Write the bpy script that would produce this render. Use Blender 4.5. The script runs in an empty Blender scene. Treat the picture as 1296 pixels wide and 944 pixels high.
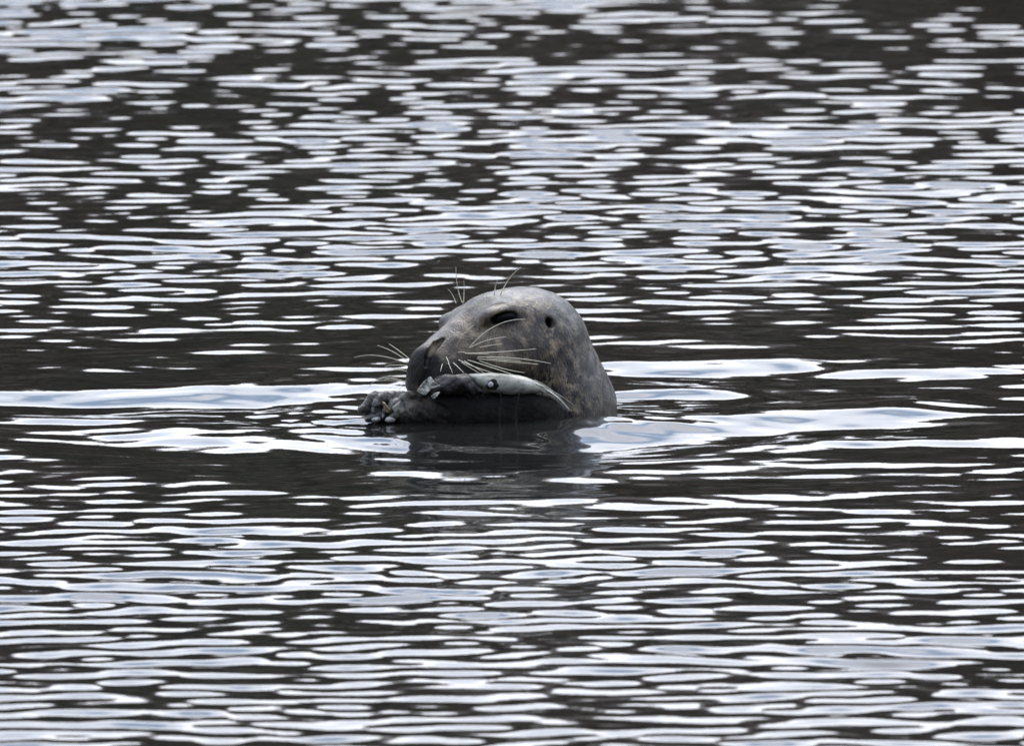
import bpy, math, random
import numpy as np
from mathutils import Vector, Matrix

R = math.radians
scene = bpy.context.scene
col = scene.collection
rng = np.random.default_rng(11)
random.seed(5)

# ------------------------------------------------------------------ camera
PITCH = R(7.6)
DIST = 28.8                      # metres from the lens to the seal
AIM = Vector((0.0, 0.0, 0.067))
cam_data = bpy.data.cameras.new('camera')
cam = bpy.data.objects.new('camera', cam_data)
col.objects.link(cam)
cam.location = AIM + Vector((0, -math.cos(PITCH) * DIST, math.sin(PITCH) * DIST))
cam.rotation_euler = (math.pi / 2 - PITCH, 0, 0)
cam_data.sensor_width = 36
cam_data.lens = 599
cam_data.clip_start = 0.5
cam_data.clip_end = 3000
cam_data.dof.use_dof = True
cam_data.dof.focus_distance = DIST - 0.08
cam_data.dof.aperture_fstop = 12.0
scene.camera = cam

# ------------------------------------------------------------------ sky
SUN_EL, SUN_AZ = 52, 12          # sun high beyond the seal, a little to its right
world = bpy.data.worlds.new('World')
scene.world = world
world.use_nodes = True
wt = world.node_tree
wt.nodes.clear()
def wn(t, **kw):
    n = wt.nodes.new(t)
    for k, v in kw.items():
        setattr(n, k, v)
    return n
wl = wt.links.new
sky = wn('ShaderNodeTexSky', sky_type='NISHITA')
sky.sun_disc = False
sky.sun_elevation = R(SUN_EL)
sky.sun_rotation = R(SUN_AZ)
sky.air_density = 1.2
sky.dust_density = 0.6
sky.ozone_density = 2.5
tc = wn('ShaderNodeTexCoord')
sep = wn('ShaderNodeSeparateXYZ')
wl(tc.outputs['Generated'], sep.inputs[0])
def wmath(op, a, b=None, clamp=False):
    n = wn('ShaderNodeMath', operation=op)
    n.use_clamp = clamp
    for i, s in enumerate((a, b)):
        if s is None:
            continue
        if isinstance(s, (int, float)):
            n.inputs[i].default_value = s
        else:
            wl(s, n.inputs[i])
    return n.outputs[0]
zz = wmath('ADD', wmath('MAXIMUM', sep.outputs[2], 0.0), 0.12)
cmb = wn('ShaderNodeCombineXYZ')
wl(wmath('DIVIDE', sep.outputs[0], zz), cmb.inputs[0])
wl(wmath('DIVIDE', sep.outputs[1], zz), cmb.inputs[1])
cn = wn('ShaderNodeTexNoise')
cn.inputs['Scale'].default_value = 1.1
cn.inputs['Detail'].default_value = 6
cn.inputs['Roughness'].default_value = 0.55
wl(cmb.outputs[0], cn.inputs['Vector'])
ramp = wn('ShaderNodeValToRGB')
ramp.color_ramp.elements[0].position = 0.44
ramp.color_ramp.elements[0].color = (0.06, 0.06, 0.06, 1)
ramp.color_ramp.elements[1].position = 0.60
# cloud fields close up towards the horizon
wl(wmath('ADD', cn.outputs['Fac'], wmath('MULTIPLY', wmath('SUBTRACT', 1.0, wmath('MULTIPLY', sep.outputs[2], 2.8), True), 0.30)), ramp.inputs[0])
mix = wn('ShaderNodeMix', data_type='RGBA')
# cloud sheet, brighter towards the sun that shines through it
CLOUD = 10.0
dot = wn('ShaderNodeVectorMath', operation='DOT_PRODUCT')
wl(tc.outputs['Generated'], dot.inputs[0])
dot.inputs[1].default_value = (math.sin(R(SUN_AZ)) * math.cos(R(SUN_EL)), math.cos(R(SUN_AZ)) * math.cos(R(SUN_EL)), math.sin(R(SUN_EL)))
toward = wmath('MULTIPLY', wmath('ADD', dot.outputs['Value'], 1.0), 0.5)
glow = wmath('ADD', wmath('MULTIPLY', wmath('POWER', toward, 2.4), 1.25), 0.30)
cc = wn('ShaderNodeVectorMath', operation='SCALE')
cc.inputs[0].default_value = (CLOUD * 0.955, CLOUD * 0.975, CLOUD * 1.06)
wl(glow, cc.inputs['Scale'])
wl(cc.outputs[0], mix.inputs[7])
wl(sky.outputs[0], mix.inputs[6])
wl(ramp.outputs['Color'], mix.inputs[0])
bg = wn('ShaderNodeBackground')
bg.inputs['Strength'].default_value = 0.1
wl(mix.outputs[2], bg.inputs['Color'])
wo = wn('ShaderNodeOutputWorld')
wl(bg.outputs[0], wo.inputs['Surface'])

# ------------------------------------------------------------------ sun behind thin cloud
sun_data = bpy.data.lights.new('sun', 'SUN')
sun_data.energy = 1.0
sun_data.angle = R(35)
sun_data.color = (1.0, 0.95, 0.88)
sun = bpy.data.objects.new('sun', sun_data)
col.objects.link(sun)
sd = Vector((math.sin(R(SUN_AZ)) * math.cos(R(SUN_EL)), math.cos(R(SUN_AZ)) * math.cos(R(SUN_EL)), math.sin(R(SUN_EL))))
sun.rotation_euler = (-sd).to_track_quat('-Z', 'Y').to_euler()
sun.location = sd * 30

vs = scene.view_settings
vs.view_transform = 'Standard'
vs.look = 'None'
vs.exposure = 1.42
vs.gamma = 1
vs.use_curve_mapping = False
scene.cycles.use_denoising = True
scene.cycles.max_bounces = 6

# ------------------------------------------------------------------ helpers
CAM = np.array(cam.location)
FW = np.array((0, math.cos(PITCH), -math.sin(PITCH)))
UP = np.array((0, math.sin(PITCH), math.cos(PITCH)))
def at(u, v, y):
    """world point at depth y for a place measured in the photograph"""
    k = 36 / 599 / 1296
    d = FW + np.array((1, 0, 0)) * (u - 648) * k + UP * (472 - v) * k
    t = (y - CAM[1]) / d[1]
    return CAM + d * t

def tag(o, label=None, cat=None, group=None, kind=None):
    for k, v in (('label', label), ('category', cat), ('group', group), ('kind', kind)):
        if v:
            o[k] = v
    return o

def mesh_obj(name, verts, faces, material=None, parent=None, smooth=True):
    me = bpy.data.meshes.new(name)
    me.from_pydata([tuple(map(float, v)) for v in verts], [], [tuple(map(int, f)) for f in faces])
    me.update()
    if smooth:
        me.polygons.foreach_set('use_smooth', [True] * len(me.polygons))
    if material:
        me.materials.append(material)
    o = bpy.data.objects.new(name, me)
    col.objects.link(o)
    if parent:
        o.parent = parent
    return o

def quad_mesh(name, verts, quads, material=None, parent=None):
    """fast path for big numpy quad meshes"""
    me = bpy.data.meshes.new(name)
    n = len(quads)
    me.vertices.add(len(verts))
    me.vertices.foreach_set('co', np.asarray(verts, np.float32).ravel())
    me.loops.add(n * 4)
    me.loops.foreach_set('vertex_index', np.asarray(quads, np.int32).ravel())
    me.polygons.add(n)
    me.polygons.foreach_set('loop_start', np.arange(0, n * 4, 4, dtype=np.int32))
    me.polygons.foreach_set('use_smooth', np.ones(n, bool))
    me.update(calc_edges=True)
    if material:
        me.materials.append(material)
    o = bpy.data.objects.new(name, me)
    col.objects.link(o)
    if parent:
        o.parent = parent
    return o

class Mat:
    """small wrapper for node materials"""
    def __init__(self, name, **principled):
        self.m = bpy.data.materials.new(name)
        self.m.use_nodes = True
        self.t = self.m.node_tree
        self.b = self.t.nodes['Principled BSDF']
        for k, v in principled.items():
            self.b.inputs[k.replace('_', ' ')].default_value = v
    def n(self, t, **kw):
        n = self.t.nodes.new(t)
        for k, v in kw.items():
            if k.startswith('i_'):
                n.inputs[k[2:].replace('_', ' ')].default_value = v
            else:
                setattr(n, k, v)
        return n
    def l(self, a, b):
        self.t.links.new(a, b)
    def noise(self, scale, detail=4, rough=0.55, vec=None):
        n = self.n('ShaderNodeTexNoise')
        n.inputs['Scale'].default_value = scale
        n.inputs['Detail'].default_value = detail
        n.inputs['Roughness'].default_value = rough
        if vec is not None:
            self.l(vec, n.inputs['Vector'])
        return n.outputs['Fac']
    def ramp(self, fac, stops):
        r = self.n('ShaderNodeValToRGB')
        e = r.color_ramp.elements
        while len(e) < len(stops):
            e.new(0.5)
        for el, (p, c) in zip(e, stops):
            el.position = p
            el.color = (*c, 1) if len(c) == 3 else c
        self.l(fac, r.inputs[0])
        return r.outputs['Color']
    def mixc(self, fac, a, b, blend='MIX'):
        n = self.n('ShaderNodeMix', data_type='RGBA', blend_type=blend)
        for i, s in ((0, fac), (6, a), (7, b)):
            if isinstance(s, (int, float)):
                n.inputs[i].default_value = s
            elif isinstance(s, tuple):
                n.inputs[i].default_value = (*s, 1)
            else:
                self.l(s, n.inputs[i])
        return n.outputs[2]
    def coords(self, scale=(1, 1, 1), rot=(0, 0, 0)):
        c = self.n('ShaderNodeTexCoord')
        mp = self.n('ShaderNodeMapping')
        mp.inputs['Scale'].default_value = scale
        mp.inputs['Rotation'].default_value = rot
        self.l(c.outputs['Object'], mp.inputs['Vector'])
        return mp.outputs[0]
    def bump(self, height, strength, dist, prev=None):
        n = self.n('ShaderNodeBump')
        n.inputs['Strength'].default_value = strength
        n.inputs['Distance'].default_value = dist
        self.l(height, n.inputs['Height'])
        if prev is not None:
            self.l(prev, n.inputs['Normal'])
        return n.outputs[0]
    def attr(self, name):
        n = self.n('ShaderNodeAttribute', attribute_name=name)
        return n.outputs['Fac']

def sstep(a, b, x):
    t = np.clip((x - a) / (b - a), 0, 1)
    return t * t * (3 - 2 * t)

# ------------------------------------------------------------------ water
def axis(segments):
    """segments of (end, spacing) from a start"""
    out = [segments[0]]
    for end, step in segments[1:]:
        n = max(1, int(round((end - out[-1]) / step)))
        out.extend(np.linspace(out[-1], end, n + 1)[1:])
    return np.array(out)
gx = axis([-500, (-60, 110), (-12, 12), (-4.0, 1.0), (-1.5, .028), (1.5, .012), (4.0, .028), (12, 1.0), (60, 12), (500, 110)])
gy = axis([-80, (-30, 10), (-8, 2.0), (-4.6, .03), (9.6, .0078), (13, .05), (30, 2), (62, 8), (80, 6)])
X, Y = np.meshgrid(gx, gy)
SX, SY = 0.035, 0.0              # the rings spread from here

def vnoise(x, y, seed):
    """smooth value noise, about -1..1"""
    g = np.random.default_rng(seed).uniform(-1, 1, (64, 64))
    xi, yi = np.floor(x).astype(int), np.floor(y).astype(int)
    fx, fy = x - xi, y - yi
    fx, fy = fx * fx * (3 - 2 * fx), fy * fy * (3 - 2 * fy)
    a = g[yi % 64, xi % 64]; b = g[yi % 64, (xi + 1) % 64]
    c = g[(yi + 1) % 64, xi % 64]; d = g[(yi + 1) % 64, (xi + 1) % 64]
    return (a * (1 - fx) + b * fx) * (1 - fy) + (c * (1 - fx) + d * fx) * fy

def on_water(u, v):
    a, b = at(u, v, -1.0), at(u, v, 1.0)
    t = a[2] / (a[2] - b[2])
    return a + (b - a) * t
# (start, middle, end, half depth in metres, slope)
SWELLS = [((0, 506), (250, 502), (520, 488), .13, .085), ((110, 548), (430, 561), (740, 556), .16, .10), ((330, 531), (430, 535), (520, 543), .07, .07), ((20, 529), (140, 532), (270, 528), .05, .07),
          ((780, 464), (890, 466), (1015, 463), .11, .10), ((775, 499), (850, 498), (940, 503), .08, .09), ((745, 552), (960, 538), (1165, 526), .17, .12),
          ((850, 573), (1050, 566), (1296, 560), .07, .06), ((1040, 476), (1170, 474), (1296, 466), .08, .07), ((300, 522), (380, 519), (470, 512), .06, .08),
          ((628, 548), (700, 547), (775, 543), .030, .085), ((600, 567), (690, 566), (785, 561), .032, .085), ((470, 579), (560, 580), (625, 577), .03, .085), ((515, 541), (580, 540), (648, 537), .018, .10), ((690, 585), (800, 583), (930, 580), .03, .08)]

def wave_height(X, Y):
    r = np.hypot(X - SX, (Y - SY))
    near = (np.abs(X) < 4.2) & (Y > -5) & (Y < 13)
    edge = sstep(4.0, 3.4, np.abs(X)) * sstep(-4.5, -4.0, Y) * sstep(12.5, 9.5, Y)
    H = np.zeros_like(X)
    g = np.random.default_rng(23)
    # short wind ripples
    calm = 0.30 + 0.70 * sstep(0.45, 2.2, np.hypot(X - 0.03, Y - np.where(Y > 0.25, 0.25, np.where(Y < -0.1, -0.1, Y)) ))
    gust = np.clip(1.0 + 0.38 * vnoise(X * 0.9 + 7, Y * 0.55 + 3, 4) + 0.25 * vnoise(X * 2.1, Y * 1.1, 9), 0.25, 2.0) * (1 + 0.035 * np.clip(Y - 1, 0, 10))
    S = np.zeros_like(X)
    n = 90
    lam = np.exp(g.uniform(math.log(0.048), math.log(0.34), n))
    for L in lam:
        th = g.normal(0, R(20))
        k = 2 * math.pi / L
        w = math.exp(-((math.log(L / 0.088)) / 0.58) ** 2)
        slope = 0.0135 * w
        S += slope / k * np.sin(k * (math.sin(th) * X + math.cos(th) * Y) + g.uniform(0, 6.283))
    H += S * calm * gust
    # longer undulation
    for L in np.exp(g.uniform(math.log(0.4), math.log(1.6), 14)):
        th = g.normal(0, R(28))
        k = 2 * math.pi / L
        H += 0.0050 / k * np.sin(k * (math.sin(th) * X + math.cos(th) * Y) + g.uniform(0, 6.283)) * (0.5 + 0.5 * calm)
    # swells and broken rings pushed outwards by the seal
    rr = np.hypot(X - SX, (Y - SY) * 0.9) + 0.05 * vnoise(X * 2.3, Y * 2.3, 31)
    for r0, L, a in ((0.34, 0.22, 0.020), (0.62, 0.26, 0.030), (0.95, 0.30, 0.022)):
        k = 2 * math.pi / L
        env = np.exp(-((rr - r0) / 0.20) ** 2) * (1 + 0.9 * vnoise(X * 1.7 + r0, Y * 1.7, 55))
        H += a / k * np.cos(k * (rr - r0)) * env
    for (u0, v0), (u1, v1), (u2, v2), sy, a in SWELLS:
        p0, p1, p2 = on_water(u0, v0), on_water(u1, v1), on_water(u2, v2)
        t = np.clip((X - p0[0]) / (p2[0] - p0[0]), -0.3, 1.3)
        mid = 2 * p1[1] - 0.5 * (p0[1] + p2[1])
        yc = p0[1] * (1 - t) ** 2 + 2 * mid * t * (1 - t) + p2[1] * t * t + 0.03 * vnoise(X * 5, Y * 2 + u0, 12)
        ends = sstep(-0.25, 0.12, t) * sstep(1.25, 0.88, t)
        dy = (Y - yc) / sy
        H += a * sy * dy * np.exp(-dy * dy) * ends * (1 + 0.45 * vnoise(X * 4 + u0, Y * 3, 61))
    # fine arcs inside the disturbed water
    rf = np.hypot(X - SX, (Y + 0.02) * 0.95) + 0.012 * vnoise(X * 6, Y * 6, 35)
    fine = np.exp(-((rf - 0.42) / 0.24) ** 2) * (0.65 + 0.5 * vnoise(X * 3.1, Y * 2.3, 36))
    for L, a, ph in ((0.075, 0.024, 0.4), (0.11, 0.026, 1.9), (0.052, 0.014, 3.0)):
        k = 2 * math.pi / L
        H += a / k * np.cos(k * rf + ph) * fine
    # wavelets lapping round the neck and the flipper
    lap = np.exp(-((np.hypot(X + 0.05, (Y + 0.05) * 1.3) - 0.26) / 0.20) ** 2)
    for L in (0.05, 0.062, 0.075, 0.09, 0.11):
        for _ in range(2):
            th = g.normal(0, R(30)); k = 2 * math.pi / L
            H += lap * 0.024 / k * np.sin(k * (math.sin(th) * X + math.cos(th) * Y) + g.uniform(0, 6.283))
    # small disturbed patch in front of the flipper
    q = np.exp(-(((X + 0.33) / 0.16) ** 2 + ((Y + 0.13) / 0.10) ** 2))
    H += q * 0.0010 * (vnoise(X * 38 + Y * 9, Y * 34, 77) + 0.6 * vnoise(X * 70, Y * 62 + X * 20, 78))
    return H * edge

Z = wave_height(X, Y)
ny, nx = X.shape
idx = np.arange(nx * ny).reshape(ny, nx)
quads = np.stack([idx[:-1, :-1], idx[:-1, 1:], idx[1:, 1:], idx[1:, :-1]], -1).reshape(-1, 4)
wm = Mat('water', Base_Color=(0.010, 0.0105, 0.010, 1), Roughness=0.012, IOR=1.333)
v1 = wm.noise(1.0, 3, 0.5, wm.coords((14, 42, 1)))
wm.l(wm.bump(v1, 0.16, 0.0012), wm.b.inputs['Normal'])
water = quad_mesh('water', np.stack([X, Y, Z], -1).reshape(-1, 3), quads, wm.m)
tag(water, 'dark rippled water with bright bands of reflected sky', kind='structure')

# ------------------------------------------------------------------ far shore (seen mirrored in the ripples)
def shore_height(x, y):
    t = np.clip((y - 64) / 70, 0, 1.6)
    return -0.8 + 1.6 * sstep(64, 70, y) + 20.4 * t ** 1.1 + 1.5 * vnoise(x * 0.06, y * 0.06, 88) * t
hx = np.linspace(-260, 260, 131)
hy = np.linspace(62, 190, 65)
HX, HY = np.meshgrid(hx, hy)
HZ = shore_height(HX, HY)
hidx = np.arange(HX.size).reshape(HX.shape)
hq = np.stack([hidx[:-1, :-1], hidx[:-1, 1:], hidx[1:, 1:], hidx[1:, :-1]], -1).reshape(-1, 4)
hm = Mat('hillside', Roughness=0.95)
hm.l(hm.ramp(hm.noise(0.35, 6, 0.65, hm.coords()), [(0.3, (0.020, 0.022, 0.014)), (0.5, (0.055, 0.042, 0.030)), (0.7, (0.085, 0.060, 0.048))]), hm.b.inputs['Base Color'])
hill = quad_mesh('hillside', np.stack([HX, HY, HZ], -1).reshape(-1, 3), hq, hm.m)
tag(hill, 'dark brown hillside rising from the far shore', kind='structure')

lm = Mat('woodland_leaves', Roughness=0.9)
lm.l(lm.ramp(lm.noise(0.22, 5, 0.7, lm.coords()), [(0.30, (0.022, 0.026, 0.010)), (0.45, (0.06, 0.062, 0.026)), (0.54, (0.11, 0.055, 0.040)), (0.62, (0.15, 0.10, 0.11)), (0.70, (0.32, 0.29, 0.32))]), lm.b.inputs['Base Color'])
def woodland(name, label, nt, spread, depth, height, tall, seed):
    g = np.random.default_rng(seed)
    tv = []
    for i in range(nt):
        ty = depth(g.random())
        tx = g.uniform(-1, 1) * spread
        tz = float(height(np.array(tx), np.array(ty)))
        h = g.uniform(*tall)
        cr = h * g.uniform(0.22, 0.34)
        nl = 170
        a = g.uniform(0, 6.283, nl); u = g.random(nl) ** 0.8
        rad = cr * np.sin(np.pi * np.clip(0.12 + 0.86 * u, 0, 1)) ** 0.7 * np.sqrt(g.uniform(0.25, 1, nl))
        c = np.stack([tx + rad * np.cos(a), ty + rad * np.sin(a), tz + h * (0.10 + 0.90 * u)], -1)
        s = g.uniform(0.035, 0.075, (nl, 1)) * h
        d1 = g.normal(size=(nl, 3)); d1 /= np.linalg.norm(d1, axis=1)[:, None]
        d2 = np.cross(d1, g.normal(size=(nl, 3))); d2 /= np.linalg.norm(d2, axis=1)[:, None]
        tv.append(np.stack([c - d1 * s, c + d2 * s * .6, c + d1 * s, c - d2 * s * .6], 1))
        # trunk: a thin four-sided taper
        b = np.array((tx, ty, tz - .2)); w = .022 * h
        k = np.array([(-w, -w, 0), (w, -w, 0), (w, w, 0), (-w, w, 0)])
        top = b + k * .25 + (0, 0, h * .9)
        low = b + k
        tv.append(np.array([[low[n], low[(n + 1) % 4], top[(n + 1) % 4], top[n]] for n in range(4)]))
    tv = np.concatenate(tv).reshape(-1, 3)
    o = quad_mesh(name, tv, np.arange(len(tv)).reshape(-1, 4), lm.m)
    tag(o, label, kind='stuff')
woodland('woodland', 'dark leafy wood covering the far shore', 420, 90, lambda r: 66 + 60 * r ** 1.3, shore_height, (4.5, 8.5), 3)

# unseen wooded bank behind the camera, added to darken the seal's near side
def bank_height(x, y):
    t = np.clip((-33 - y) / 40, 0, 2)
    return -0.8 + 2.2 * sstep(-31, -36, y) + 17 * t + 1.2 * vnoise(x * 0.06, y * 0.06, 91) * t
bx = np.linspace(-160, 160, 81)
by = np.linspace(-95, -30, 45)
BX, BY = np.meshgrid(bx, by)
bidx = np.arange(BX.size).reshape(BX.shape)
bq = np.stack([bidx[:-1, :-1], bidx[:-1, 1:], bidx[1:, 1:], bidx[1:, :-1]], -1).reshape(-1, 4)
bank = quad_mesh('added_bank', np.stack([BX, BY, bank_height(BX, BY)], -1).reshape(-1, 3), bq, hm.m)
tag(bank, 'dark unseen bank added behind the camera to shade the seal', kind='structure')
woodland('woodland', 'dark leafy wood added on the unseen bank to shade the seal', 300, 110, lambda r: -40 - 40 * r ** 1.2, bank_height, (7, 12), 8)

# ------------------------------------------------------------------ seal
YAW, HP, ROLL = R(40), R(2), R(10)
c, s = math.cos(YAW), math.sin(YAW)
Fv = Vector((-c * math.cos(HP), -s * math.cos(HP), -math.sin(HP)))
Lv = Vector((0, 0, 1)).cross(Fv).normalized()
Uv = Fv.cross(Lv).normalized()
rot = Matrix.Rotation(ROLL, 3, Fv)
Lv, Uv = rot @ Lv, rot @ Uv
HEAD = np.array((-0.004, 0.0, 0.122))
B = np.array([Fv, Lv, Uv])       # rows: forward, left, up

def loc(p):
    return (p - HEAD) @ B.T
def wld(q):
    return HEAD + np.asarray(q, float) @ B

def ell(p, c, r, rot=None):
    d = p - np.asarray(c)
    if rot is not None:
        d = d @ rot
    r = np.asarray(r)
    k0 = np.sqrt(((d / r) ** 2).sum(-1))
    k1 = np.sqrt(((d / (r * r)) ** 2).sum(-1)) + 1e-9
    return k0 * (k0 - 1) / k1
def cone(p, a, b, ra, rb):
    a, b = np.asarray(a, float), np.asarray(b, float)
    ab = b - a
    t = np.clip(((p - a) @ ab) / (ab @ ab), 0, 1)
    d = p - a - t[..., None] * ab
    return np.sqrt((d * d).sum(-1)) - (ra + (rb - ra) * t)
def smin(a, b, k):
    h = np.clip(0.5 + 0.5 * (b - a) / k, 0, 1)
    return b + (a - b) * h - k * h * (1 - h)
def smax(a, b, k):
    return -smin(-a, -b, k)
def mir(q):
    q2 = q.copy(); q2[..., 1] = np.abs(q2[..., 1]); return q2
def lumps(p, f):
    x, y, z = p[..., 0] * f, p[..., 1] * f, p[..., 2] * f
    return (np.sin(x + 1.3 * np.sin(y * .7)) * np.sin(z * 1.1 + 1.7 * np.sin(x * .6)) + np.sin(y * 1.2 + 2.0 + np.sin(z)) * np.sin(x * .9 + z * .8)) * .5

NECK = [(-0.035, 0, -0.030), (-0.058, 0, -0.130)]
FLIP = [at(600, 545, -0.09), at(556, 527, -0.150), at(520, 521, -0.160), at(487, 523, -0.140)]
DIGITS = []                      # bent toes: three joints each, as places along the flipper
for (u0, v0), (u1, v1), (u2, v2), y0, y1, r in (((496, 503), (474, 503), (458, 519), -.138, -.152, .0100), ((508, 502), (488, 502), (474, 512), -.145, -.165, .0088),
        ((516, 505), (500, 511), (488, 520), -.155, -.170, .0080), ((520, 512), (508, 520), (496, 528), -.160, -.172, .0085), ((500, 522), (482, 526), (466, 530), -.145, -.158, .0085), ((530, 508), (519, 502), (508, 505), -.150, -.160, .0100)):
    a, b, c3 = at(u0, v0, y0), at(u1, v1, (y0 + y1) / 2 - .004), at(u2, v2, y1)
    DIGITS.append((a, b, r * 1.15, r)); DIGITS.append((b, c3, r, r * .7))
PALM = at(478, 519, -.142)
EYE_ROT = np.array(Matrix.Rotation(R(-33), 3, 'Z') @ Matrix.Rotation(R(5), 3, 'Y'))   # columns: along the slit, outwards, up
EYE_C = np.array((0.064, 0.0705, 0.0415))
EYE_N = EYE_ROT[:, 1]
def seal_sdf(p):
    q = loc(p)
    m = mir(q)
    d = ell(q, (-0.006, 0, -0.002), (0.112, 0.094, 0.081))                               # braincase
    d = smin(d, cone(q, (0.045, 0, 0.026), (0.176, 0, -0.017), 0.052, 0.034), 0.03)   # long straight nose bridge
    d = smin(d, ell(m, (0.055, 0.046, -0.035), (0.080, 0.046, 0.056)), 0.035)         # cheeks
    d = smin(d, ell(m, (0.156, 0.024, -0.047), (0.054, 0.036, 0.036)), 0.02)          # whisker pads
    d = smin(d, ell(q, (0.192, 0, -0.032), (0.025, 0.030, 0.033)), 0.016)             # nose
    d = smin(d, ell(m, (0.052, 0.058, 0.046), (0.042, 0.019, 0.018)), 0.03)          # brows
    jaw = cone(q, (0.02, 0, -0.078), (0.140, 0, -0.094), 0.050, 0.022)                # lower jaw
    d = smin(d, jaw, 0.02)
    d = smin(d, cone(q, NECK[0], NECK[1], 0.104, 0.108), 0.05)                        # neck
    n1 = wld(NECK[1])
    d = smin(d, cone(p, n1, n1 + np.array((-0.01, 0.03, -0.30)), 0.108, 0.13), 0.05)
    # folds of skin
    wob = 0.006 * np.sin(q[..., 2] * 60 + q[..., 0] * 22)
    fold = 0.0004 * np.sin((q[..., 0] + 0.5 * q[..., 2] + wob) * 230) * sstep(0.02, -0.05, q[..., 0]) * sstep(0.02, -0.06, q[..., 2])
    d = d + fold + 0.0009 * lumps(q, 120) + 0.0013 * lumps(q + 3, 47)
    # mouth, opened on the fish
    d = smax(d, -ell(q, (0.140, 0, -0.078), (0.062, 0.09, 0.007)), 0.006)
    # eye sockets with a soft fold above the lid
    d = smax(d, -ell(m, EYE_C + EYE_N * 0.006, (0.027, 0.016, 0.0095), EYE_ROT), 0.004)
    d = smax(d, -ell(m, (0.072, 0.066, 0.066), (0.020, 0.010, 0.0028), EYE_ROT), 0.006)
    d = smax(d, -ell(m, (0.100, 0.066, 0.028), (0.018, 0.008, 0.0035), EYE_ROT), 0.008)
    # ears
    d = smax(d, -ell(m, (-0.010, 0.098, 0.021), (0.0050, 0.020, 0.0070)), 0.010)
    # nostrils: two long slits drawn apart upwards
    for a, b in zip(NOSTRIL[:-1], NOSTRIL[1:]):
        d = smax(d, -cone(m, a[0], b[0], a[1], b[1]), 0.003)
    # fore flipper lying at the surface, its knuckles bent round the catch
    f = cone(p, FLIP[0], FLIP[1], 0.040, 0.026)
    f = smin(f, cone(p, FLIP[1], FLIP[2], 0.026, 0.020), 0.015)
    f = smin(f, cone(p, FLIP[2], FLIP[3], 0.020, 0.013), 0.012)
    for a, b, ra, rb in DIGITS:
        f = smin(f, cone(p, a, b, ra, rb), 0.004)
    f = smin(f, ell(p, PALM, (.024, .012, .015)), 0.006)
    f = f + 0.0014 * lumps(p, 230) + 0.0006 * lumps(p + 1, 420)
    return smin(d, f, 0.02)

def hit(u, v):
    """first point of the seal's surface along a line of sight"""
    d = at(u, v, 0.5) - CAM
    d /= np.linalg.norm(d)
    t = np.linalg.norm(at(u, v, -0.35) - CAM)
    for _ in range(90):
        dd = float(seal_sdf((CAM + d * t)[None])[0])
        t += 0.6 * dd
        if abs(dd) < 2e-4:
            break
    return CAM + d * t
def Z1(x, y):                     # a place noted on the enlarged head
    return 430 + x / 3.497, 330 + y / 3.497
NOSTRIL = []
NOSTRIL = [(mir(loc(hit(*Z1(x, y)) + (0, .0022, -.001))), r) for x, y, r in ((456, 348, .0035), (428, 368, .0068), (404, 398, .0068), (390, 430, .0058), (384, 462, .0040))]

def surface_nets(fn, lo, hi, h):
    lo, hi = np.array(lo), np.array(hi)
    K = 5
    nb = np.ceil((hi - lo) / (h * K)).astype(int)
    n = nb * K + 1
    # coarse pass: only blocks near the surface are evaluated finely
    cax = [lo[i] + h * K * (np.arange(nb[i]) + 0.5) for i in range(3)]
    CF = fn(np.stack(np.meshgrid(*cax, indexing='ij'), -1))
    F = np.ones(n, np.float32)
    up = CF
    for a in range(3):
        up = np.repeat(up, K, a)
        last = np.take(up, [-1], a)
        up = np.concatenate([up, last], a)
    F[:] = up
    near = np.abs(up) < h * K * 2.0
    ii = np.argwhere(near)
    for st in range(0, len(ii), 400000):
        sub = ii[st:st + 400000]
        F[tuple(sub.T)] = fn(lo + h * sub)
    F[0] = F[-1] = 1; F[:, 0] = F[:, -1] = 1; F[:, :, 0] = F[:, :, -1] = 1
    neg = F < 0
    cs = tuple(n - 1)
    cnt = np.zeros(cs, np.int8)
    corners = [(i, j, k) for i in (0, 1) for j in (0, 1) for k in (0, 1)]
    for o in corners:
        cnt += neg[o[0]:o[0] + cs[0], o[1]:o[1] + cs[1], o[2]:o[2] + cs[2]]
    act = (cnt > 0) & (cnt < 8)
    ci = np.argwhere(act)
    vid = -np.ones(cs, np.int64)
    vid[act] = np.arange(len(ci))
    acc = np.zeros((len(ci), 3)); num = np.zeros(len(ci))
    for o in corners:
        for a in range(3):
            if o[a]:
                continue
            o2 = list(o); o2[a] = 1
            f0 = F[tuple((ci + o).T)]; f1 = F[tuple((ci + o2).T)]
            msk = (f0 < 0) != (f1 < 0)
            t = np.where(msk, f0 / np.where(msk, f0 - f1, 1), 0)
            pos = np.array(o, float)[None].repeat(len(ci), 0)
            pos[:, a] = t
            acc += np.where(msk[:, None], pos, 0); num += msk
    V = lo + h * (ci + acc / num[:, None])
    faces = []
    for a in range(3):
        b, c2 = (a + 1) % 3, (a + 2) % 3
        s0 = [slice(1, n[i] - 1) for i in range(3)]; s1 = list(s0)
        s0[a] = slice(0, n[a] - 1); s1[a] = slice(1, n[a])
        A0, A1 = neg[tuple(s0)], neg[tuple(s1)]
        e = np.argwhere(A0 != A1)
        base = e.copy()
        for i in range(3):
            if i != a:
                base[:, i] += 1
        def cell(db, dc):
            q = base.copy(); q[:, b] += db; q[:, c2] += dc
            return vid[tuple(q.T)]
        quad = np.stack([cell(-1, -1), cell(0, -1), cell(0, 0), cell(-1, 0)], -1)
        flip = ~A0[tuple(e.T)]
        quad[flip] = quad[flip][:, ::-1]
        faces.append(quad)
    return V, np.concatenate(faces)

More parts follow.
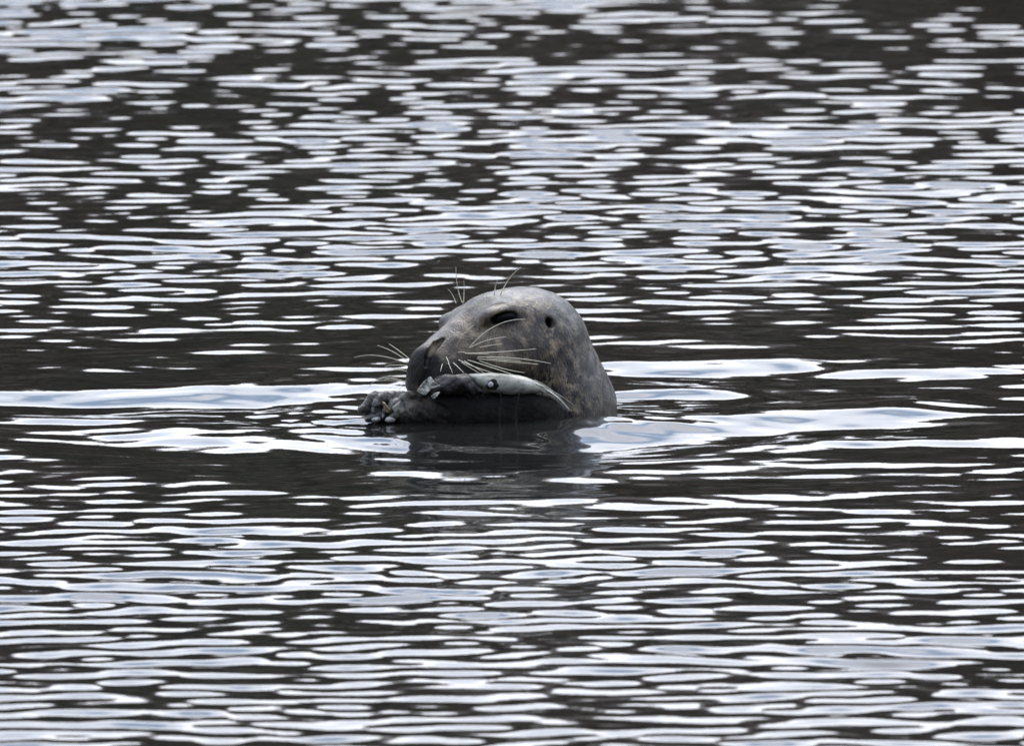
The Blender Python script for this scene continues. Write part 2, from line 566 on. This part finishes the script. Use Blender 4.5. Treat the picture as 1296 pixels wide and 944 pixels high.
def project(fn, V, steps=2, e=5e-4):
    for _ in range(steps):
        g = np.zeros_like(V)
        for a in range(3):
            d = np.zeros(3); d[a] = e
            g[:, a] = (fn(V + d) - fn(V - d)) / (2 * e)
        V = V - (np.clip(fn(V), -.002, .002) / np.maximum((g * g).sum(-1), 0.3))[:, None] * g
    return V

V, Q = surface_nets(seal_sdf, (-0.30, -0.25, -0.08), (0.22, 0.20, 0.24), 0.0017)
keep = V[:, 2] > -0.07
V[keep] = project(seal_sdf, V[keep])

sm = Mat('seal_fur', Roughness=0.42, IOR=1.42)
oc = sm.coords()
base = sm.ramp(sm.noise(34, 5, 0.65, oc), [(0.30, (0.014, 0.011, 0.008)), (0.47, (0.062, 0.049, 0.034)), (0.63, (0.190, 0.152, 0.104))])
spots = sm.ramp(sm.noise(75, 4, 0.6, sm.coords((1, 1, 0.8))), [(0.47, (0, 0, 0)), (0.54, (1, 1, 1))])
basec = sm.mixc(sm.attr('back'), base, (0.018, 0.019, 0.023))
sp = sm.n('ShaderNodeMath', operation='MULTIPLY')
sm.l(spots, sp.inputs[0]); sm.l(sm.attr('spotted'), sp.inputs[1])
basec = sm.mixc(sp.outputs[0], basec, (0.0065, 0.006, 0.0068))
basec = sm.mixc(sm.attr('flipper'), basec, sm.ramp(sm.noise(120, 4, 0.6, oc), [(0.35, (0.030, 0.029, 0.030)), (0.65, (0.20, 0.195, 0.185))]))
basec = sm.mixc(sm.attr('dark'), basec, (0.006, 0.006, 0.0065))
fine = sm.ramp(sm.noise(1, 5, 0.7, sm.coords((420, 420, 130), (0, R(35), 0))), [(0.35, (0.55, 0.55, 0.55)), (0.65, (1.35, 1.33, 1.28))])
basec = sm.mixc(1.0, basec, fine, 'MULTIPLY')
sm.l(basec, sm.b.inputs['Base Color'])
streak = sm.noise(1, 4, 0.6, sm.coords((330, 330, 90), (0, R(35), 0)))
b0 = sm.bump(streak, 0.9, 0.0020)
sm.l(sm.bump(sm.noise(110, 3, 0.6, oc), 0.35, 0.003, b0), sm.b.inputs['Normal'])
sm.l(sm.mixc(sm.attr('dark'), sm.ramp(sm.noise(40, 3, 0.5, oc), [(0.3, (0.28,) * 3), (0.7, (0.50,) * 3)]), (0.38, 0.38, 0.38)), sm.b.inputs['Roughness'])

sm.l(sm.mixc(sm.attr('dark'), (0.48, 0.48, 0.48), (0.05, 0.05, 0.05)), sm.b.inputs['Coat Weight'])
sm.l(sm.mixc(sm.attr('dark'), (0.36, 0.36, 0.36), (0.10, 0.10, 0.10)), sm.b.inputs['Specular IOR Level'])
sm.b.inputs['Coat Roughness'].default_value = 0.16
sm.b.inputs['Coat IOR'].default_value = 1.33
sm.l(b0, sm.b.inputs['Coat Normal'])
seal = bpy.data.objects.new('seal', None)
col.objects.link(seal)
seal.empty_display_size = 0.1
tag(seal, 'wet grey mottled seal with head above water, gripping a fish in its mouth', 'seal')
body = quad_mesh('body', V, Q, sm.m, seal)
ql = loc(V)
ml = mir(ql)
def gauss(c, r):
    return np.exp(-(((ml - np.array(c)) / np.array(r)) ** 2).sum(-1))
fl = np.minimum.reduce([np.linalg.norm(V - k, axis=1) for k in FLIP])
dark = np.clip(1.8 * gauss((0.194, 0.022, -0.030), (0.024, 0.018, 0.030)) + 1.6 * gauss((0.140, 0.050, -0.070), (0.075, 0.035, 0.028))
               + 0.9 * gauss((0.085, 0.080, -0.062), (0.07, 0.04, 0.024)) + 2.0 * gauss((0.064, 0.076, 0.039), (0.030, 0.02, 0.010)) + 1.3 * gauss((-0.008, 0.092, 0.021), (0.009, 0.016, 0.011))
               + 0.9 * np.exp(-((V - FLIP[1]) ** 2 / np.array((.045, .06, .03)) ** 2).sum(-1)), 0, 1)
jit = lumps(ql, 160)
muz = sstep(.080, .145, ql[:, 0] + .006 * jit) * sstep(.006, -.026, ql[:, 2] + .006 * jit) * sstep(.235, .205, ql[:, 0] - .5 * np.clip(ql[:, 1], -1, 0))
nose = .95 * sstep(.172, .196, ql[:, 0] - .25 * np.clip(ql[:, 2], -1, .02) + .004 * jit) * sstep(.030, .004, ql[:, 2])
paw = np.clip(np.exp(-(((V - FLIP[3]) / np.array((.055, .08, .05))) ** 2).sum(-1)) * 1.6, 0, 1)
dark = np.clip(np.maximum(np.maximum(dark, .93 * muz), nose) * (1 - paw), 0, 1)  # nose and muzzle pigment, with shade of lower muzzle and cheek painted in
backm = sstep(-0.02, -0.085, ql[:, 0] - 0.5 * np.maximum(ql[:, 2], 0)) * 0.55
spotted = np.clip(sstep(0.10, -0.02, ql[:, 0]) * 0.7 + 0.25 + 0.3 * sstep(-.02, -.08, ql[:, 2]), 0, 1)
flip_m = np.clip(np.exp(-(((V - FLIP[3]) / np.array((.05, .08, .06))) ** 2).sum(-1)) * 1.4, 0, 1)
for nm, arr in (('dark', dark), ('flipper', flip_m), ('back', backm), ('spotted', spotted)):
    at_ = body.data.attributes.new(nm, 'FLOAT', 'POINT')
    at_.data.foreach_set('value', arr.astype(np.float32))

# eyes
em = Mat('seal_eye', Specular_IOR_Level=0.2, Base_Color=(0.003, 0.003, 0.004, 1), Roughness=0.25, IOR=1.4)
def ellipsoid(name, c, r, mat, parent=None, axes=None, seg=20, rings=12, wob=0.0, seed=0):
    vs_, fs = [], []
    g = np.random.default_rng(seed)
    ph = g.uniform(0, 6, 6)
    for i in range(rings + 1):
        t = math.pi * i / rings
        for j in range(seg):
            a = 2 * math.pi * j / seg
            d = np.array((math.sin(t) * math.cos(a), math.sin(t) * math.sin(a), math.cos(t)))
            k = 1 + wob * (math.sin(3 * d[0] + ph[0] + 2 * d[2]) + math.sin(4 * d[1] + ph[1]) + .7 * math.sin(7 * d[2] + ph[2] + 3 * d[0]))
            q = d * np.asarray(r) * k
            if axes is not None:
                q = q @ np.asarray(axes)
            vs_.append(np.asarray(c) + q)
    for i in range(rings):
        for j in range(seg):
            fs.append((i * seg + j, (i + 1) * seg + j, (i + 1) * seg + (j + 1) % seg, i * seg + (j + 1) % seg))
    return mesh_obj(name, vs_, fs, mat, parent)
for sgn in (1, -1):
    flip = np.array((1, sgn, 1))
    ellipsoid('eye', wld((EYE_C - EYE_N * 0.0195) * flip + (0, 0, -0.0015)), (.033, .0190, .0180), em.m, seal, (EYE_ROT.T * flip) @ B, 32, 20)

# whiskers: each its own tapering hair
hm_ = Mat('whisker', Base_Color=(0.74, 0.70, 0.56, 1), Roughness=0.35)
hm_.b.inputs['Subsurface Weight'].default_value = 0.0
def tube(name, pts, r0, r1, mat, parent, n=14, sides=6, bead=0.0):
    P = [np.asarray(p, float) for p in pts]
    def bez(t):
        if len(P) == 2:
            return P[0] * (1 - t) + P[1] * t
        if len(P) == 3:
            mid = 2 * P[1] - 0.5 * (P[0] + P[2])
            return P[0] * (1 - t) ** 2 + 2 * mid * t * (1 - t) + P[2] * t * t
        return sum(P[i] * math.comb(3, i) * t ** i * (1 - t) ** (3 - i) for i in range(4))
    C = [bez(i / n) for i in range(n + 1)]
    vs_, fs = [], []
    for i, p in enumerate(C):
        d = C[min(i + 1, n)] - C[max(i - 1, 0)]
        d /= np.linalg.norm(d) + 1e-9
        a = np.cross(d, (0.3, 1, 0.2)); a /= np.linalg.norm(a)
        b = np.cross(d, a)
        r = r0 + (r1 - r0) * i / n
        r *= 1 + bead * (i % 2)
        for j in range(sides):
            t = 2 * math.pi * j / sides
            vs_.append(p + r * (math.cos(t) * a + math.sin(t) * b))
    for i in range(n):
        for j in range(sides):
            fs.append((i * sides + j, i * sides + (j + 1) % sides, (i + 1) * sides + (j + 1) % sides, (i + 1) * sides + j))
    fs.append(tuple(range(sides))[::-1]); fs.append(tuple(range(n * sides, n * sides + sides)))
    return mesh_obj(name, vs_, fs, mat, parent)

near_whiskers = [
    ((570, 390), (690, 288), (825, 260), .95, .05), ((570, 390), (650, 353), (735, 338), .8, .04), ((615, 386), (665, 375), (718, 368), .7, .03),
    ((550, 412), (700, 404), (870, 390), 1.0, .06), ((560, 415), (620, 412), (660, 413), .6, .02), ((600, 428), (770, 431), (935, 455), .85, .06),
    ((600, 434), (740, 446), (880, 458), .85, .05), ((560, 438), (690, 478), (800, 516), .85, .06), ((520, 437), (610, 474), (700, 502), .85, .05),
    ((610, 440), (720, 476), (818, 495), .8, .06), ((545, 440), (600, 472), (640, 497), .6, .03), ((500, 450), (525, 472), (550, 497), .7, .03),
    ((470, 425), (480, 445), (486, 465), .5, .015), ((478, 450), (492, 478), (500, 500), .5, .02), ((455, 455), (449, 475), (446, 492), .45, .015),
    ((515, 385), (545, 330), (592, 285), .45, .012), ((535, 448), (580, 475), (622, 500), .55, .03), ((640, 432), (760, 440), (800, 446), .5, .05),
    ((520, 408), (545, 404), (560, 412), .7, .012)]
for a, b, c_, rad, out in near_whiskers:
    p0 = hit(*Z1(*a)) 
    p1 = hit(*Z1(*b)); p2 = hit(*Z1(*c_))
    y1 = min(p0[1] - out * 0.6, p1[1] - 0.012)
    y2 = min(p0[1] - out, p2[1] - 0.012)
    tube('whisker', [p0 + (0, .003, 0), at(*Z1(*b), y1), at(*Z1(*c_), y2)], rad * .00098, .00036, hm_.m, seal)
far_whiskers = [
    ((310, 450), (230, 400), (165, 375)), ((300, 455), (170, 420), (65, 428)), ((315, 440), (265, 400), (218, 368)), ((300, 465), (240, 462), (200, 470)),
    ((300, 478), (210, 480), (150, 490)), ((300, 490), (250, 482), (180, 483)), ((330, 545), (240, 530), (145, 535)), ((330, 548), (200, 520), (130, 558)),
    ((338, 535), (280, 540), (215, 566)), ((342, 538), (290, 545), (238, 568)), ((346, 540), (302, 548), (258, 570)), ((350, 540), (318, 548), (282, 568)),
    ((352, 542), (330, 552), (306, 570)), ((320, 520), (260, 515), (195, 528)), ((318, 512), (250, 508), (172, 520))]
for a, b, c_ in far_whiskers:
    tube('whisker', [at(*Z1(*a), -.085), at(*Z1(*b), -.075), at(*Z1(*c_), -.05)], .00062, .00028, hm_.m, seal)
for a, b, c_, y in (((712, 150), (752, 78), (802, 30), None), ((684, 148), (690, 110), (698, 88), None), ((545, 190), (522, 120), (514, 28), .02), ((548, 190), (550, 130), (549, 88), .02), ((515, 190), (498, 150), (478, 126), .02)):
    p0 = hit(*Z1(*a)) if y is None else at(*Z1(*a), y)
    tube('whisker', [p0, at(*Z1(*b), p0[1]), at(*Z1(*c_), p0[1] - .01)], .0007, .0003, hm_.m, seal, bead=.5)

# claws
cm = Mat('claw', Roughness=0.35)
cm.l(cm.ramp(cm.noise(90, 3, 0.5, cm.coords()), [(0.35, (0.16, 0.155, 0.15)), (0.6, (0.55, 0.55, 0.53))]), cm.b.inputs['Base Color'])
for i, (u, v, ru, rv, tilt) in enumerate(((473.5, 517, .0055, .0070, 10), (476, 531, .0085, .0050, 12), (486, 524, .0038, .0075, -25), (494, 531, .0090, .0052, 8), (456, 524, .0038, .0060, 15))):
    p = hit(u, v)
    t = R(tilt)
    ax = [(math.cos(t), 0, math.sin(t)), (0, 1, 0), (-math.sin(t), 0, math.cos(t))]
    ellipsoid('claw', p + (0, .0012, 0), (ru, .006, rv), cm.m, seal, ax, 14, 9, .06, i)

# ------------------------------------------------------------------ fish in the seal's jaws
fish = bpy.data.objects.new('fish', None)
col.objects.link(fish)
fish.location = at(640, 500, -.17)
fish.empty_display_size = 0.05
tag(fish, 'torn pale-flanked fish clamped in the seal\'s mouth, tail trailing into the water', 'fish')
def part(o):
    """hang a mesh modelled in world space on the fish"""
    o.parent = fish
    o.matrix_parent_inverse = Matrix.Translation(fish.location).inverted()
    return o

def loft(name, st, mat, seg=28, n=60, wob=0.0, seed=0, power=2.0, ragged=0.0):
    """stations (u, top v, bottom v, depth y, half thickness), smoothly joined"""
    st = np.array(st, float)
    s_ = np.linspace(0, len(st) - 1, n)
    S = np.empty((n, 5))
    for k in range(5):
        i = np.clip(np.floor(s_).astype(int), 0, len(st) - 2); t = s_ - i
        p0 = st[np.maximum(i - 1, 0), k]; p1 = st[i, k]; p2 = st[i + 1, k]; p3 = st[np.minimum(i + 2, len(st) - 1), k]
        S[:, k] = 0.5 * (2 * p1 + (p2 - p0) * t + (2 * p0 - 5 * p1 + 4 * p2 - p3) * t ** 2 + (3 * p1 - p0 - 3 * p2 + p3) * t ** 3)
    g = np.random.default_rng(seed)
    ph = g.uniform(0, 6, 8)
    vs_, fs = [], []
    for i in range(n):
        u, vt, vb, y, th = S[i]
        a, b = at(u, vt, y), at(u, vb, y)
        c0 = (a + b) / 2; hz = (a - b) / 2
        for j in range(seg):
            t = 2 * math.pi * j / seg
            ct, stt = math.cos(t), math.sin(t)
            ct = math.copysign(abs(ct) ** (2 / power), ct); stt = math.copysign(abs(stt) ** (2 / power), stt)
            k = 1 + wob * (math.sin(2 * t + ph[0] + i * .22) + math.sin(3 * t + ph[1] - i * .31) + .6 * math.sin(5 * t + i * .5 + ph[2]))
            p = c0 + hz * ct * k + np.array((0, -1, 0)) * max(th, 3e-4) * stt * k
            if ragged and (i == 0 or i == n - 1):
                p = p + g.normal(0, ragged, 3)
            vs_.append(p)
    for i in range(n - 1):
        for j in range(seg):
            fs.append((i * seg + j, (i + 1) * seg + j, (i + 1) * seg + (j + 1) % seg, i * seg + (j + 1) % seg))
    fs.append(tuple(range(seg))[::-1]); fs.append(tuple(range((n - 1) * seg, n * seg)))
    return part(mesh_obj(name, vs_, fs, mat))

pm = Mat('fish_pale', Roughness=0.38)
pm.l(pm.ramp(pm.noise(1, 6, 0.68, pm.coords((55, 90, 130))), [(0.30, (0.13, 0.13, 0.105)), (0.48, (0.34, 0.34, 0.29)), (0.7, (0.52, 0.52, 0.47))]), pm.b.inputs['Base Color'])
pm.l(pm.bump(pm.noise(220, 4, 0.6, pm.coords()), 0.4, 0.001), pm.b.inputs['Normal'])
dm = Mat('fish_dark', Roughness=0.55)
dm.b.inputs['Specular IOR Level'].default_value = 0.25
dm.l(dm.ramp(dm.noise(70, 5, 0.6, dm.coords()), [(0.35, (0.006, 0.0055, 0.005)), (0.55, (0.014, 0.012, 0.010)), (0.72, (0.030, 0.025, 0.018))]), dm.b.inputs['Base Color'])
dm.l(dm.bump(dm.noise(120, 5, 0.65, dm.coords()), 0.7, 0.003), dm.b.inputs['Normal'])
fm = Mat('fish_flesh', Roughness=0.35)
fm.l(fm.ramp(fm.noise(80, 5, 0.6, fm.coords((1, 1, 2))), [(0.35, (0.007, 0.006, 0.006)), (0.55, (0.018, 0.014, 0.014)), (0.75, (0.06, 0.05, 0.046))]), fm.b.inputs['Base Color'])
fm.l(fm.bump(fm.noise(130, 4, 0.65, fm.coords()), 0.8, 0.004), fm.b.inputs['Normal'])
km = Mat('fish_skin', Roughness=0.35)
km.l(km.ramp(km.noise(110, 4, 0.65, km.coords()), [(0.32, (0.02, 0.02, 0.018)), (0.44, (0.20, 0.20, 0.16)), (0.58, (0.58, 0.58, 0.53))]), km.b.inputs['Base Color'])
km.l(km.bump(km.noise(200, 4, 0.6, km.coords()), 0.6, 0.002), km.b.inputs['Normal'])
ym = Mat('fish_yellow', Roughness=0.4)
ym.l(ym.ramp(ym.noise(150, 4, 0.6, ym.coords()), [(0.35, (0.10, 0.075, 0.04)), (0.6, (0.34, 0.29, 0.15))]), ym.b.inputs['Base Color'])

YF = -.172
loft('pale_flank', [(588, 474, 477, YF + .006, .003), (598, 473, 482, YF + .003, .008), (607, 472.5, 489, YF, .013), (619, 472, 496, YF, .016), (634, 472.5, 498, YF, .018), (650, 474, 499, YF, .018), (668, 478.5, 498, YF + .004, .016),
     (684, 486, 497, YF + .010, .010), (697, 494.5, 499, YF + .018, .006), (709, 505, 507, YF + .026, .003), (722, 519.5, 521, YF + .034, .0010)], pm.m, wob=.022, seed=3)
loft('dark_side', [(505, 520, 545, -.135, .010), (525, 506, 546, -.140, .018), (560, 496, 546, -.145, .024), (600, 490, 546, -.146, .026), (640, 490, 546, -.146, .026), (675, 492, 545, -.143, .024), (697, 499, 542, -.140, .018), (716, 517, 538, -.136, .006)], dm.m, wob=.03, seed=7, power=2.6)
loft('torn_flesh', [(541, 486, 497, YF + .012, .006), (550, 479, 501, YF + .004, .013), (562, 475, 500, YF, .016), (580, 472.5, 500, YF - .002, .018), (593, 475, 499, YF - .004, .016), (602, 483, 500, YF - .005, .011), (611, 491, 499, YF - .008, .004)], fm.m, wob=.07, seed=9)
def flap(name, pts, mat, th=.0012):
    """thin torn piece with thickness; pts are (u, v, y)"""
    P = [at(*p) for p in pts]
    nrm = np.cross(P[1] - P[0], P[2] - P[0]); nrm /= np.linalg.norm(nrm)
    cen = sum(P) / len(P) + nrm * th * 2.5
    n = len(P)
    vs_ = [p + nrm * th for p in P] + [p - nrm * th for p in P] + [cen, cen - nrm * 3 * th]
    fs = []
    for i in range(n):
        j = (i + 1) % n
        fs += [(i, j, 2 * n), (n + j, n + i, 2 * n + 1), (i, n + i, n + j, j)]
    o = mesh_obj(name, vs_, fs, mat, smooth=False)
    cr = o.data.attributes.new('crease_edge', 'FLOAT', 'EDGE')
    cr.data.foreach_set('value', [0.45] * len(o.data.edges))
    md = o.modifiers.new('bevel', 'SUBSURF'); md.levels = 2; md.render_levels = 2; md.subdivision_type = 'CATMULL_CLARK'
    o.data.polygons.foreach_set('use_smooth', [True] * len(o.data.polygons))
    return o
part(flap('skin_flap', [(527, 495, -.19), (536, 483, -.19), (545, 476, -.192), (550, 484, -.196), (558, 488, -.194), (546, 492, -.198), (538, 501, -.196)], km.m))
part(flap('skin_flap', [(545, 502, -.193), (551, 497, -.195), (557, 496, -.193), (554, 500, -.196), (549, 505, -.194)], km.m, .0008))
# pale eye in its dark ring
ep = at(622.5, 487.5, YF - .0175)
part(ellipsoid('eye_socket', ep + (0.001, .003, 0), (.0100, .0045, .0088), dm.m, None, None, 22, 12, .13, 4))
wm_ = Mat('fish_eye', Base_Color=(0.45, 0.45, 0.47, 1), Roughness=0.3)
part(ellipsoid('eye', ep + (-.0020, -.0010, .0012), (.0048, .0032, .0050), wm_.m, None, None, 16, 10, .06, 5))
# tail rays
for i, (a, b, c_) in enumerate((((676, 481), (702, 497), (723, 521)), ((678, 486), (700, 500), (720, 520)), ((672, 488), (690, 497), (704, 507)), ((684, 488), (708, 500), (726, 513)), ((664, 486), (680, 493), (690, 501)))):
    yy = YF - .010
    part(tube('fin_ray', [at(*a, yy + .002), at(*b, yy + .016), at(*c_, yy + .036)], .0011, .0006, pm.m, None))
for a, b in (((597, 497), (606, 506)), ((605, 493), (614, 503)), ((590, 498), (596, 504)), ((606, 488), (622, 493))):
    part(tube('shred', [at(*a, YF - .006), at(*b, YF - .010)], .0016, .0004, fm.m if a[0] != 606 else pm.m, None))
# water running off the fish
rm = Mat('running_water', Base_Color=(0.9, 0.9, 0.9, 1), Roughness=0.05, IOR=1.333)
rm.b.inputs['Transmission Weight'].default_value = 1.0
for (u0, v0, u1, v1, u2, v2) in ((634, 497, 633, 515, 632, 536), (658, 497, 654, 514, 653, 536)):
    part(tube('drip', [at(u0, v0, YF - .012), at(u1, v1, YF - .012), at(u2, v2, YF - .012)], .0014, .0009, rm.m, None, bead=.35, n=12))

# scraps caught between the claws
def scrap(name, pts, mat, label):
    o = flap(name, pts, mat, .0014)
    tag(o, label, 'fish scrap')
yc = float(hit(490, 515)[1]) - .004
scrap('fish_scrap', [(484, 508, yc + .002), (487, 510, yc - .003), (490, 516, yc - .005), (497, 521, yc + .001), (491, 522.5, yc - .002), (487, 519, yc - .001)], ym.m, 'yellow torn fish scrap wedged between the seal\'s claws')
scrap('fish_scrap', [(495, 516, yc - .005), (502, 511, yc - .004), (507, 507, yc - .003), (505, 516, yc - .006), (501, 523, yc - .006)], pm.m, 'pale triangular fish scrap against the seal\'s flipper')
